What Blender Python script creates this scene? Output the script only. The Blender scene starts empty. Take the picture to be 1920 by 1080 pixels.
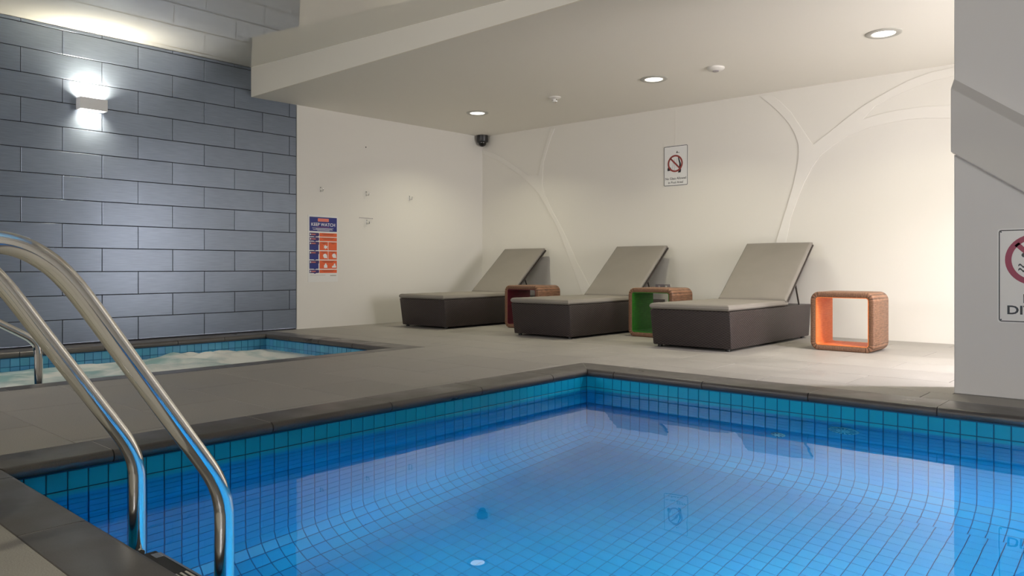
import bpy, bmesh, math, random
from mathutils import Vector, Matrix, noise
random.seed(7)
SC = bpy.context.scene
COL = SC.collection

# ------------------------------------------------------------------ camera
CAM = Vector((7.947, -8.278, 0.74))
YAW = math.radians(41.558)
FPX, HOR = 1410.0, 502.0
cd = bpy.data.cameras.new('camera'); cam = bpy.data.objects.new('camera', cd); COL.objects.link(cam)
cam.location = CAM; cam.rotation_euler = (math.pi / 2, 0, YAW)
cd.sensor_width = 36.0; cd.lens = FPX / 1920 * 36; cd.shift_y = (HOR - 540) / 1920
cd.clip_start = 0.02
SC.camera = cam
# ------------------------------------------------------------------ world / exposure
wd = bpy.data.worlds.new('sky'); SC.world = wd; wd.use_nodes = True
bg = wd.node_tree.nodes['Background']
bg.inputs[0].default_value = (1.0, 0.965, 0.97, 1); bg.inputs[1].default_value = 14.0
SC.view_settings.view_transform = 'Standard'; SC.view_settings.look = 'None'
SC.view_settings.gamma = 1.0; SC.view_settings.use_curve_mapping = False
SC.view_settings.exposure = 0.0
SC.cycles.use_denoising = True
SC.cycles.max_bounces = 10; SC.cycles.diffuse_bounces = 5; SC.cycles.glossy_bounces = 5
SC.cycles.transmission_bounces = 8
SC.cycles.caustics_reflective = False; SC.cycles.caustics_refractive = False
SC.cycles.sample_clamp_indirect = 6.0
DOWN_W = 12.5; DOWN_C = (1.0, 0.95, 0.70)
SCONCE_W = 22.0; SCONCE_C = (1.0, 0.92, 0.72)
POOL_W = 76.0; POOL_C = (0.65, 0.94, 1.0)

def area_light(name, loc, direction, sx, sy, power, color, parent=None, shape='RECTANGLE', spread=180):
    l = bpy.data.lights.new(name, 'AREA'); l.shape = shape; l.size = sx
    if shape in ('RECTANGLE', 'ELLIPSE'): l.size_y = sy
    l.energy = power; l.color = color; l.spread = math.radians(spread)
    o = bpy.data.objects.new(name, l); COL.objects.link(o)
    o.location = loc
    o.rotation_euler = Vector(direction).to_track_quat('-Z', 'Y').to_euler()
    if parent: o.parent = parent
    return o

# ------------------------------------------------------------------ materials
MATS = {}
def new_mat(name):
    m = bpy.data.materials.new(name); m.use_nodes = True
    nt = m.node_tree; b = nt.nodes['Principled BSDF']
    MATS[name] = m
    return m, nt, b
def N(nt, t, **kw):
    n = nt.nodes.new(t)
    for k, v in kw.items(): setattr(n, k, v)
    return n
def rgb(c): return (c[0], c[1], c[2], 1)
def plain(name, col, rough=0.5, metal=0.0, spec=0.5, bump=0.0, bscale=200, var=0.0, vscale=3.0, coat=0.0):
    m, nt, b = new_mat(name)
    b.inputs['Base Color'].default_value = rgb(col); b.inputs['Roughness'].default_value = rough
    b.inputs['Metallic'].default_value = metal; b.inputs['Specular IOR Level'].default_value = spec
    b.inputs['Coat Weight'].default_value = coat
    tc = N(nt, 'ShaderNodeTexCoord')
    if var > 0:
        nz = N(nt, 'ShaderNodeTexNoise'); nz.inputs['Scale'].default_value = vscale; nz.inputs['Detail'].default_value = 5
        nt.links.new(tc.outputs['Object'], nz.inputs['Vector'])
        mp = N(nt, 'ShaderNodeMapRange'); mp.inputs[1].default_value = .3; mp.inputs[2].default_value = .7
        mp.inputs[3].default_value = 1 - var; mp.inputs[4].default_value = 1 + var
        nt.links.new(nz.outputs['Fac'], mp.inputs[0])
        mx = N(nt, 'ShaderNodeVectorMath', operation='SCALE'); mx.inputs[0].default_value = col
        nt.links.new(mp.outputs[0], mx.inputs['Scale']); nt.links.new(mx.outputs[0], b.inputs['Base Color'])
    if bump > 0:
        n2 = N(nt, 'ShaderNodeTexNoise'); n2.inputs['Scale'].default_value = bscale; n2.inputs['Detail'].default_value = 3
        nt.links.new(tc.outputs['Object'], n2.inputs['Vector'])
        bp = N(nt, 'ShaderNodeBump'); bp.inputs['Strength'].default_value = bump; bp.inputs['Distance'].default_value = 0.002
        nt.links.new(n2.outputs['Fac'], bp.inputs['Height']); nt.links.new(bp.outputs[0], b.inputs['Normal'])
    return m
def emit(name, col, strength):
    m, nt, b = new_mat(name)
    b.inputs['Base Color'].default_value = rgb((.8, .8, .8))
    b.inputs['Emission Color'].default_value = rgb(col); b.inputs['Emission Strength'].default_value = strength
    return m
def pieces(name, col, rough, var, hue=0.0, speck=0.0, sscale=350, cloud=0.0, cscale=2.5, bump=0.0, spec=0.5, gloss_var=0.0, stretch=(1, 1, 1), metal=0.0):
    """material for tiles / pavers / stones: each piece gets its own slight tone, plus speckle and clouding"""
    m, nt, b = new_mat(name)
    b.inputs['Roughness'].default_value = rough; b.inputs['Specular IOR Level'].default_value = spec; b.inputs['Metallic'].default_value = metal
    oi = N(nt, 'ShaderNodeObjectInfo'); ge = N(nt, 'ShaderNodeNewGeometry')
    add = N(nt, 'ShaderNodeMath', operation='ADD'); fr = N(nt, 'ShaderNodeMath', operation='FRACT')
    nt.links.new(oi.outputs['Random'], add.inputs[0]); nt.links.new(ge.outputs['Random Per Island'], add.inputs[1])
    nt.links.new(add.outputs[0], fr.inputs[0])
    mp = N(nt, 'ShaderNodeMapRange'); mp.inputs[3].default_value = 1 - var; mp.inputs[4].default_value = 1 + var
    nt.links.new(fr.outputs[0], mp.inputs[0]); fac = mp.outputs[0]
    def mul(f, node_out, lo, hi, a=.3, c=.7):
        q = N(nt, 'ShaderNodeMapRange'); q.inputs[1].default_value = a; q.inputs[2].default_value = c
        q.inputs[3].default_value = lo; q.inputs[4].default_value = hi
        nt.links.new(node_out, q.inputs[0])
        mm = N(nt, 'ShaderNodeMath', operation='MULTIPLY'); nt.links.new(f, mm.inputs[0]); nt.links.new(q.outputs[0], mm.inputs[1])
        return mm.outputs[0]
    pos = N(nt, 'ShaderNodeVectorMath', operation='MULTIPLY'); pos.inputs[1].default_value = stretch
    nt.links.new(ge.outputs['Position'], pos.inputs[0])
    if speck > 0:
        nz = N(nt, 'ShaderNodeTexNoise'); nz.inputs['Scale'].default_value = sscale; nz.inputs['Detail'].default_value = 2
        nt.links.new(pos.outputs[0], nz.inputs['Vector']); fac = mul(fac, nz.outputs['Fac'], 1 - speck, 1 + speck)
        if bump > 0:
            bp = N(nt, 'ShaderNodeBump'); bp.inputs['Strength'].default_value = bump; bp.inputs['Distance'].default_value = 0.002
            nt.links.new(nz.outputs['Fac'], bp.inputs['Height']); nt.links.new(bp.outputs[0], b.inputs['Normal'])
    if cloud > 0:
        nz = N(nt, 'ShaderNodeTexNoise'); nz.inputs['Scale'].default_value = cscale; nz.inputs['Detail'].default_value = 6
        nt.links.new(ge.outputs['Position'], nz.inputs['Vector']); fac = mul(fac, nz.outputs['Fac'], 1 - cloud, 1 + cloud)
        if gloss_var > 0:
            q = N(nt, 'ShaderNodeMapRange'); q.inputs[1].default_value = .3; q.inputs[2].default_value = .7
            q.inputs[3].default_value = rough - gloss_var; q.inputs[4].default_value = rough + gloss_var
            nt.links.new(nz.outputs['Fac'], q.inputs[0]); nt.links.new(q.outputs[0], b.inputs['Roughness'])
    vm = N(nt, 'ShaderNodeVectorMath', operation='SCALE'); vm.inputs[0].default_value = col
    nt.links.new(fac, vm.inputs['Scale'])
    if hue > 0:
        hs = N(nt, 'ShaderNodeHueSaturation')
        hm = N(nt, 'ShaderNodeMapRange'); hm.inputs[3].default_value = .5 - hue; hm.inputs[4].default_value = .5 + hue
        f2 = N(nt, 'ShaderNodeMath', operation='MULTIPLY'); f2.inputs[1].default_value = 7.31
        f3 = N(nt, 'ShaderNodeMath', operation='FRACT')
        nt.links.new(fr.outputs[0], f2.inputs[0]); nt.links.new(f2.outputs[0], f3.inputs[0]); nt.links.new(f3.outputs[0], hm.inputs[0])
        nt.links.new(hm.outputs[0], hs.inputs['Hue']); nt.links.new(vm.outputs[0], hs.inputs['Color'])
        nt.links.new(hs.outputs[0], b.inputs['Base Color'])
    else:
        nt.links.new(vm.outputs[0], b.inputs['Base Color'])
    return m
def weave(name, dark, light, fu, fv, rough=0.5, bump=0.6, axis='XY'):
    """woven synthetic wicker: strands fu (horizontal count per m) x fv (vertical count per m)"""
    m, nt, b = new_mat(name)
    b.inputs['Roughness'].default_value = rough; b.inputs['Specular IOR Level'].default_value = .4
    tc = N(nt, 'ShaderNodeTexCoord'); sp = N(nt, 'ShaderNodeSeparateXYZ'); nt.links.new(tc.outputs['Object'], sp.inputs[0])
    def M(op, a, c=None):
        n = N(nt, 'ShaderNodeMath', operation=op)
        for i, v in enumerate((a, c)):
            if v is None: continue
            if isinstance(v, (int, float)): n.inputs[i].default_value = v
            else: nt.links.new(v, n.inputs[i])
        return n.outputs[0]
    u = M('ADD', sp.outputs[0], sp.outputs[1]); v = sp.outputs[2]
    su = M('SINE', M('MULTIPLY', u, fu * math.pi)); sv = M('SINE', M('MULTIPLY', v, fv * math.pi))
    prod = M('MULTIPLY', su, sv)                       # alternating over / under
    rib = M('ABSOLUTE', sv)
    h = M('ADD', M('MULTIPLY', prod, 0.5), M('MULTIPLY', rib, 0.6))
    mp = N(nt, 'ShaderNodeMapRange'); mp.inputs[1].default_value = -.3; mp.inputs[2].default_value = .9
    nt.links.new(h, mp.inputs[0])
    mx = N(nt, 'ShaderNodeMix', data_type='RGBA'); mx.inputs[6].default_value = rgb(dark); mx.inputs[7].default_value = rgb(light)
    nt.links.new(mp.outputs[0], mx.inputs[0]); nt.links.new(mx.outputs[2], b.inputs['Base Color'])
    bp = N(nt, 'ShaderNodeBump'); bp.inputs['Strength'].default_value = bump; bp.inputs['Distance'].default_value = 0.003
    nt.links.new(h, bp.inputs['Height']); nt.links.new(bp.outputs[0], b.inputs['Normal'])
    return m
def ribbed(name, dark, light, freq, rough=0.5, bump=0.7):
    """strands wound around the table frame: ribs running across the frame (along local Y), alternating in local profile length"""
    m, nt, b = new_mat(name)
    b.inputs['Roughness'].default_value = rough
    uv = N(nt, 'ShaderNodeUVMap'); sp = N(nt, 'ShaderNodeSeparateXYZ'); nt.links.new(uv.outputs[0], sp.inputs[0])
    mu = N(nt, 'ShaderNodeMath', operation='MULTIPLY'); mu.inputs[1].default_value = freq * math.pi
    nt.links.new(sp.outputs[0], mu.inputs[0])
    si = N(nt, 'ShaderNodeMath', operation='SINE'); nt.links.new(mu.outputs[0], si.inputs[0])
    ab = N(nt, 'ShaderNodeMath', operation='ABSOLUTE'); nt.links.new(si.outputs[0], ab.inputs[0])
    nz = N(nt, 'ShaderNodeTexNoise'); nz.inputs['Scale'].default_value = 60
    nt.links.new(uv.outputs[0], nz.inputs['Vector'])
    ad = N(nt, 'ShaderNodeMath', operation='MULTIPLY_ADD'); ad.inputs[1].default_value = .6
    nt.links.new(ab.outputs[0], ad.inputs[0]); nt.links.new(nz.outputs['Fac'], ad.inputs[2])
    mp = N(nt, 'ShaderNodeMapRange'); mp.inputs[1].default_value = .4; mp.inputs[2].default_value = 1.2
    nt.links.new(ad.outputs[0], mp.inputs[0])
    mx = N(nt, 'ShaderNodeMix', data_type='RGBA'); mx.inputs[6].default_value = rgb(dark); mx.inputs[7].default_value = rgb(light)
    nt.links.new(mp.outputs[0], mx.inputs[0]); nt.links.new(mx.outputs[2], b.inputs['Base Color'])
    bp = N(nt, 'ShaderNodeBump'); bp.inputs['Strength'].default_value = bump; bp.inputs['Distance'].default_value = 0.003
    nt.links.new(ab.outputs[0], bp.inputs['Height']); nt.links.new(bp.outputs[0], b.inputs['Normal'])
    return m

plain('cream_paint', (0.75, 0.725, 0.665), 0.42, bump=.05, bscale=120)
plain('white_panel', (0.76, 0.74, 0.695), 0.30)
plain('relief_white', (0.778, 0.753, 0.697), 0.28)
plain('ceiling_paint', (0.80, 0.775, 0.71), 0.6)
plain('gloss_ceiling', (0.82, 0.80, 0.735), 0.03, metal=.42)
plain('bulkhead_paint', (0.84, 0.80, 0.70), 0.45)
plain('column_paint', (0.66, 0.65, 0.63), 0.5, bump=.12, bscale=60)
plain('column_gloss', (0.64, 0.63, 0.61), 0.06)
pieces('wall_tile', (0.19, 0.225, 0.285), 0.29, 0.05, metal=.42, speck=.08, sscale=120, stretch=(1, .05, 1), cloud=.05)
plain('grout_dark', (0.02, 0.02, 0.025), 0.8)
plain('grout_pool', (0.003, 0.10, 0.25), 0.7)
plain('grout_deck', (0.05, 0.046, 0.04), 0.9)
pieces('pool_tile', (0.003, 0.36, 0.64), 0.28, 0.035, hue=.004, spec=.5)
pieces('spa_tile', (0.075, 0.30, 0.50), 0.15, 0.10, hue=.012, spec=.5)
pieces('paver', (0.315, 0.298, 0.272), 0.55, 0.05, speck=.16, sscale=260, cloud=.10, cscale=2.2, bump=.25, gloss_var=.1)
pieces('coping_stone', (0.078, 0.071, 0.067), 0.38, 0.07, speck=.12, sscale=240, cloud=.22, cscale=4, gloss_var=.12)
plain('coping_joint', (0.42, 0.40, 0.37), 0.8)
plain('steel', (0.86, 0.85, 0.82), 0.11, metal=1.0)
plain('chrome', (0.75, 0.75, 0.73), 0.12, metal=1.0)
plain('black_plastic', (0.012, 0.012, 0.012), 0.35)
plain('black_rubber', (0.015, 0.016, 0.018), 0.6, bump=.3, bscale=300)
plain('dome_black', (0.006, 0.006, 0.006), 0.08)
plain('white_plastic', (0.75, 0.73, 0.69), 0.35)
plain('grey_plastic', (0.33, 0.30, 0.31), 0.45)
plain('trim_grey', (0.42, 0.41, 0.37), 0.35)
plain('sconce_metal', (0.80, 0.80, 0.82), 0.4)
plain('cushion', (0.235, 0.215, 0.19), 0.75, bump=.25, bscale=500, var=.04)
weave('wicker', (0.004, 0.0025, 0.0025), (0.062, 0.046, 0.043), 50, 90, rough=.42, bump=.9)
plain('wicker_frame', (0.035, 0.026, 0.022), 0.4)
ribbed('brown_strand', (0.055, 0.024, 0.010), (0.29, 0.145, 0.080), 90)
ribbed('orange_strand', (0.78, 0.16, 0.02), (1.0, 0.30, 0.07), 90)
ribbed('green_strand', (0.01, 0.13, 0.005), (0.025, 0.27, 0.01), 90)
ribbed('red_strand', (0.09, 0.002, 0.012), (0.17, 0.005, 0.02), 90)
plain('sign_white', (0.78, 0.78, 0.76), 0.3)
plain('print_black', (0.012, 0.012, 0.014), 0.4)
plain('print_red', (0.30, 0.010, 0.055), 0.4)
plain('print_brick', (0.28, 0.045, 0.035), 0.4)
plain('print_navy', (0.012, 0.022, 0.20), 0.35)
plain('print_purple', (0.045, 0.02, 0.13), 0.35)
plain('print_orange', (0.80, 0.13, 0.035), 0.35)
plain('print_salmon', (0.80, 0.22, 0.16), 0.35)
plain('print_white', (0.85, 0.85, 0.87), 0.35)
plain('print_brown', (0.30, 0.05, 0.02), 0.4)
plain('window_frame', (0.30, 0.30, 0.31), 0.4)
emit('lamp_glow', (1.0, 0.97, 0.88), 2.2)
emit('sconce_glow', (1.0, 0.97, 0.90), 9.0)
emit('pool_lamp_glow', (0.8, 0.95, 1.0), 3.0)

m, nt, b = new_mat('pool_water')
b.inputs['Base Color'].default_value = (0.18, 0.78, 1.0, 1); b.inputs['Roughness'].default_value = 0.0
b.inputs['Transmission Weight'].default_value = 1.0; b.inputs['IOR'].default_value = 1.333
tc = N(nt, 'ShaderNodeTexCoord'); nz = N(nt, 'ShaderNodeTexNoise'); nz.inputs['Scale'].default_value = 3.5; nz.inputs['Detail'].default_value = 2
nt.links.new(tc.outputs['Object'], nz.inputs['Vector'])
bp = N(nt, 'ShaderNodeBump'); bp.inputs['Strength'].default_value = 0.06; bp.inputs['Distance'].default_value = 0.01
nt.links.new(nz.outputs['Fac'], bp.inputs['Height']); nt.links.new(bp.outputs[0], b.inputs['Normal'])

m, nt, b = new_mat('foam')
b.inputs['Roughness'].default_value = 0.35
tc = N(nt, 'ShaderNodeTexCoord'); nz = N(nt, 'ShaderNodeTexNoise'); nz.inputs['Scale'].default_value = 2.6; nz.inputs['Detail'].default_value = 5
nt.links.new(tc.outputs['Object'], nz.inputs['Vector'])
cr = N(nt, 'ShaderNodeValToRGB'); cr.color_ramp.elements[0].position = .36; cr.color_ramp.elements[1].position = .56
cr.color_ramp.elements[0].color = (0.27, 0.44, 0.44, 1); cr.color_ramp.elements[1].color = (0.80, 0.82, 0.78, 1)
nt.links.new(nz.outputs['Fac'], cr.inputs[0]); nt.links.new(cr.outputs[0], b.inputs['Base Color'])

m, nt, b = new_mat('window_glass')
b.inputs['Base Color'].default_value = (1, 1, 1, 1); b.inputs['Roughness'].default_value = 0
b.inputs['Transmission Weight'].default_value = 1; b.inputs['IOR'].default_value = 1.45
out = nt.nodes['Material Output']
tr = N(nt, 'ShaderNodeBsdfTransparent'); gl = N(nt, 'ShaderNodeBsdfGlossy'); gl.inputs['Roughness'].default_value = 0
fz = N(nt, 'ShaderNodeFresnel'); fz.inputs[0].default_value = 1.45; mx = N(nt, 'ShaderNodeMixShader')
nt.links.new(fz.outputs[0], mx.inputs[0]); nt.links.new(tr.outputs[0], mx.inputs[1]); nt.links.new(gl.outputs[0], mx.inputs[2])
nt.links.new(mx.outputs[0], out.inputs[0])

# ------------------------------------------------------------------ mesh helpers
class MB:
    def __init__(s): s.v = []; s.f = []; s.uv = None
    def add(s, vs, fs):
        o = len(s.v); s.v += [tuple(p) for p in vs]; s.f += [tuple(i + o for i in f) for f in fs]; return s
    def box(s, x0, x1, y0, y1, z0, z1):
        return s.add([(x0, y0, z0), (x1, y0, z0), (x1, y1, z0), (x0, y1, z0), (x0, y0, z1), (x1, y0, z1), (x1, y1, z1), (x0, y1, z1)],
                     [(3, 2, 1, 0), (4, 5, 6, 7), (0, 1, 5, 4), (1, 2, 6, 5), (2, 3, 7, 6), (3, 0, 4, 7)])
    def slab(s, a, c, t, ch=0.002, M=None):
        """piece lying in local XY (a x c, centred), thickness t below z=0, chamfered upper edges"""
        x, y = a / 2, c / 2; xi, yi = x - ch, y - ch
        vs = [(-x, -y, -t), (x, -y, -t), (x, y, -t), (-x, y, -t), (-x, -y, -ch), (x, -y, -ch), (x, y, -ch), (-x, y, -ch),
              (-xi, -yi, 0), (xi, -yi, 0), (xi, yi, 0), (-xi, yi, 0)]
        fs = [(3, 2, 1, 0), (8, 9, 10, 11)]
        for i in range(4):
            j = (i + 1) % 4
            fs += [(i, j, j + 4, i + 4), (i + 4, j + 4, j + 8, i + 8)]
        if M is not None: vs = [M @ Vector(p) for p in vs]
        return s.add(vs, fs)
    def tube(s, pts, r, n=20, caps=True):
        pts = [Vector(p) for p in pts]; rings = []
        prev = None
        for i, p in enumerate(pts):
            t = (pts[min(i + 1, len(pts) - 1)] - pts[max(i - 1, 0)]).normalized()
            if prev is None:
                a = Vector((1, 0, 0)) if abs(t.x) < .9 else Vector((0, 1, 0))
                u = (a - t * a.dot(t)).normalized()
            else:
                u = (prev - t * prev.dot(t)).normalized()
            prev = u; w = t.cross(u)
            rr = r[i] if isinstance(r, (list, tuple)) else r
            rings.append([p + (u * math.cos(2 * math.pi * k / n) + w * math.sin(2 * math.pi * k / n)) * rr for k in range(n)])
        vs = [q for ring in rings for q in ring]; fs = []
        for i in range(len(rings) - 1):
            for k in range(n):
                k2 = (k + 1) % n
                fs.append((i * n + k, i * n + k2, (i + 1) * n + k2, (i + 1) * n + k))
        if caps:
            fs.append(tuple(reversed(range(n)))); fs.append(tuple((len(rings) - 1) * n + k for k in range(n)))
        return s.add(vs, fs)
    def lathe(s, prof, n=32, M=None):
        """profile (r, z) turned about z"""
        vs = []; fs = []
        for r, z in prof:
            for k in range(n):
                a = 2 * math.pi * k / n; vs.append((r * math.cos(a), r * math.sin(a), z))
        for i in range(len(prof) - 1):
            for k in range(n):
                k2 = (k + 1) % n; fs.append((i * n + k, i * n + k2, (i + 1) * n + k2, (i + 1) * n + k))
        if prof[0][0] > 1e-6: fs.append(tuple(reversed(range(n))))
        if prof[-1][0] > 1e-6: fs.append(tuple((len(prof) - 1) * n + k for k in range(n)))
        if M is not None: vs = [M @ Vector(p) for p in vs]
        return s.add(vs, fs)
    def prism(s, poly, P, U, V, W):
        """2D polygon extruded: point = P + a U + b V, thickness vector W"""
        P, U, V, W = map(Vector, (P, U, V, W)); n = len(poly)
        vs = [P + U * a + V * b for a, b in poly] + [P + U * a + V * b + W for a, b in poly]
        fs = [tuple(reversed(range(n))), tuple(range(n, 2 * n))]
        for i in range(n):
            j = (i + 1) % n; fs.append((i, j, j + n, i + n))
        return s.add(vs, fs)
    def mesh(s, name):
        me = bpy.data.meshes.new(name); me.from_pydata(s.v, [], s.f)
        return me

def fix(me, smooth=None, tri=False):
    bm = bmesh.new(); bm.from_mesh(me)
    bmesh.ops.recalc_face_normals(bm, faces=bm.faces)
    bm.to_mesh(me); bm.free()
    if smooth is not None:
        me.polygons.foreach_set('use_smooth', [True] * len(me.polygons))
        me.set_sharp_from_angle(angle=math.radians(smooth))
    return me
def link(name, me, mat, parent=None, loc=None, M=None):
    o = bpy.data.objects.new(name, me); COL.objects.link(o)
    if mat is not None and len(me.materials) == 0: me.materials.append(MATS[mat])
    if parent is not None: o.parent = parent
    if loc is not None: o.location = loc
    if M is not None: o.matrix_basis = M
    return o
def build(name, mb, mat, parent=None, smooth=None, bevel=0.0, seg=2, loc=None):
    me = mb.mesh(name)
    if bevel > 0:
        bm = bmesh.new(); bm.from_mesh(me); bmesh.ops.recalc_face_normals(bm, faces=bm.faces)
        es = [e for e in bm.edges if len(e.link_faces) == 2 and e.calc_face_angle(0) > 0.5]
        bmesh.ops.bevel(bm, geom=es, offset=bevel, segments=seg, profile=.5, affect='EDGES', clamp_overlap=True)
        bm.to_mesh(me); bm.free()
    fix(me, smooth)
    return link(name, me, mat, parent, loc)
def empty(name, loc=(0, 0, 0), rz=0.0):
    o = bpy.data.objects.new(name, None); COL.objects.link(o); o.location = loc; o.rotation_euler = (0, 0, rz)
    o.empty_display_size = .1
    return o
def tag(o, label, cat, group=None, kind=None):
    o['label'] = label; o['category'] = cat
    if group: o['group'] = group
    if kind: o['kind'] = kind
    return o
def struct(o, label=None):
    o['kind'] = 'structure'
    if label: o['label'] = label
    return o
def project(p):
    d = Vector(p) - CAM
    fw = Vector((-math.sin(YAW), math.cos(YAW), 0)); rt = Vector((math.cos(YAW), math.sin(YAW), 0))
    w = d.dot(fw)
    if w < .05: return None
    return 960 + FPX * d.dot(rt) / w, HOR - FPX * d.z / w

# ------------------------------------------------------------------ room shell
XM, YM = 9.6, -10.2           # right wall, wall behind the photographer
YB = -3.817                   # front face of the lowered ceiling
def soffit(x, y):             # lowered ceiling height (slightly out of level, as in the photograph)
    t = y / YB; u = x / XM
    a = 2.732 + (2.700 - 2.732) * u; c = 2.694 + (2.712 - 2.694) * u
    return a + (c - a) * t
def gloss_z(x): return 3.034 - 0.040 * x

# floor slab under the pavers, with openings for the pool and the spa
PX0, PX1, PY0, PY1 = 4.70, 9.20, -7.46, -3.79      # pool, tile face to tile face
SX0, SX1, SY0, SY1 = 0.30, 2.50, -7.40, -3.80      # spa
PC = (4.465, 9.42, -7.632, -3.52)                  # outer edge of pool coping
SCP = (0.02, 2.68, -7.60, -3.56)                   # outer edge of spa coping
def subtract(rects, h):
    out = []
    for x0, x1, y0, y1 in rects:
        a0, a1, b0, b1 = h
        if x1 <= a0 or x0 >= a1 or y1 <= b0 or y0 >= b1: out.append((x0, x1, y0, y1)); continue
        if x0 < a0: out.append((x0, a0, y0, y1))
        if x1 > a1: out.append((a1, x1, y0, y1))
        xa, xb = max(x0, a0), min(x1, a1)
        if y0 < b0: out.append((xa, xb, y0, b0))
        if y1 > b1: out.append((xa, xb, b1, y1))
    return out
slab_rects = subtract(subtract([(0, XM, YM, 0)], (PX0 - .03, PX1 + .03, PY0 - .03, PY1 + .03)), (SX0 - .03, SX1 + .03, SY0 - .03, SY1 + .03))
mb = MB()
for x0, x1, y0, y1 in slab_rects: mb.box(x0, x1, y0, y1, -.06, -.008)
floor = struct(build('floor', mb, 'grout_deck'), 'grey stone paver deck around the pool and spa')
COLB = (6.957, XM, -3.235, -2.93)                  # the pier standing at the pool edge
row, y = 0, -5.68 - .482 * 10
while y < 0:
    off = 2.96 if row % 2 == 0 else 3.445
    x = off - .97 * 4
    while x < XM:
        r = (max(x, 0.004), min(x + .97, XM), max(y, YM), min(y + .482, -.004))
        if r[1] - r[0] > .01 and r[3] - r[2] > .01:
            for p in subtract(subtract(subtract([r], PC), SCP), COLB):
                a, c = p[1] - p[0] - .004, p[3] - p[2] - .004
                if a < .02 or c < .02: continue
                o = build('paver', MB().slab(a, c, .03, .001), 'paver', floor, loc=((p[0] + p[1]) / 2, (p[2] + p[3]) / 2, 0))
        x += .97
    y += .482; row += 1

# tiled left wall
mb = MB().box(-.15, -.010, YM, -3.212, -.06, 3.30)
wall_left = struct(build('wall_left', mb, 'grout_dark'), 'wall of slate blue-grey tiles in running bond')
YE = -3.226
def wall_tile(y0, y1, z0, z1):
    Mx = Matrix.Translation((0, 0, 0))
    me = MB().slab(y1 - y0 - .006, z1 - z0 - .006, .012, .002, Matrix(((0, 0, 1, 0), (1, 0, 0, 0), (0, 1, 0, 0), (0, 0, 0, 1)))).mesh('wall_tile')
    fix(me); o = link('tile', me, 'wall_tile', wall_left, (0, (y0 + y1) / 2, (z0 + z1) / 2))
zt = 2.999; k = 0
zs = [(2.999, 3.034)] + [(2.999 - .2297 * (i + 1), 2.999 - .2297 * i) for i in range(13)]
for i, (z0, z1) in enumerate(zs):
    joints = [-4.368 - .6965 * j for j in range(-2, 9)] if i % 2 == 1 else [-4.016 - .6965 * j for j in range(-1, 9)]
    edges = sorted([YE] + [j for j in joints if YM < j < YE - .02] + [YM])
    for a, c in zip(edges[:-1], edges[1:]): wall_tile(a, c, z0, z1)
# white panelled part of the left wall
mb = MB().box(-.15, 0.004, -3.212, 0.0, -.06, 2.80)
struct(build('wall_left_white', mb, 'white_panel'), 'smooth white wall panel beside the tiled wall')
mb = MB().box(-.02, 0.010, -3.224, -3.208, 0, 2.705)
struct(build('trim_1', mb, 'white_panel'), 'thin white edge strip between tiles and panel')
# back wall
mb = MB().box(-.15, XM + .15, 0, .15, -.06, 2.80)
wall_back = struct(build('wall_back', mb, 'cream_paint'), 'cream wall behind the loungers')
# raised tree silhouettes on the back wall
TREE_R = [(4.383, 2.69), (4.504, 2.579), (4.623, 2.456), (4.72, 2.328), (4.787, 2.205), (4.82, 2.087), (4.821, 1.954), (4.797, 1.804), (4.758, 1.635), (4.701, 1.447), (4.633, 1.239), (4.584, 1.086), (4.484, 0.699), (4.404, 0.305), (4.342, 0.01), (4.55, 0.01), (4.584, 0.312), (4.633, 0.699), (4.681, 1.007), (4.739, 1.292), (4.812, 1.498), (4.882, 1.664), (4.966, 1.827), (5.058, 1.949), (5.184, 2.038), (5.343, 2.13), (5.566, 2.194), (5.731, 2.212), (5.923, 2.227), (6.11, 2.215), (6.29, 2.19), (6.661, 2.115), (6.661, 2.244), (6.29, 2.314), (6.079, 2.335), (5.844, 2.334), (5.649, 2.317), (5.49, 2.284), (5.599, 2.395), (5.764, 2.468), (5.955, 2.534), (6.155, 2.579), (6.5, 2.610), (6.5, 2.69), (6.125, 2.665), (5.923, 2.617), (5.698, 2.522), (5.498, 2.427), (5.326, 2.315), (5.149, 2.19), (4.984, 2.079), (4.966, 2.09), (4.854, 2.273), (4.739, 2.459), (4.603, 2.613), (4.504, 2.69)]
TREE_L = [(2.06, 0.01), (1.876, 0.408), (1.683, 0.83), (1.541, 1.147), (1.397, 1.402), (1.25, 1.616), (1.131, 1.785), (0.979, 1.924), (0.824, 2.054), (0.603, 2.191), (0.342, 2.336), (0.022, 2.477), (0.022, 2.539), (0.276, 2.452), (0.506, 2.332), (0.73, 2.192), (0.918, 2.077), (1.116, 2.054), (1.161, 2.247), (1.25, 2.469), (1.339, 2.69), (1.411, 2.69), (1.294, 2.441), (1.206, 2.22), (1.197, 2.035), (1.191, 1.92), (1.25, 1.754), (1.368, 1.541), (1.484, 1.376), (1.626, 1.145), (1.794, 0.829), (2.012, 0.487), (2.24, 0.01)]
for nm, P, lab in (('tree_relief', TREE_R, 'large white branching tree relief on cream wall near the grey pier'),
                   ('tree_relief', TREE_L, 'slim white forked tree relief on cream wall near the corner')):
    o = build(nm, MB().prism(P, (0, -.001, 0), (1, 0, 0), (0, 0, 1), (0, -.007, 0)), 'relief_white', bevel=.0025, seg=2)
    tag(o, lab, 'wall relief', 'tree reliefs on the back wall')
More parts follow.
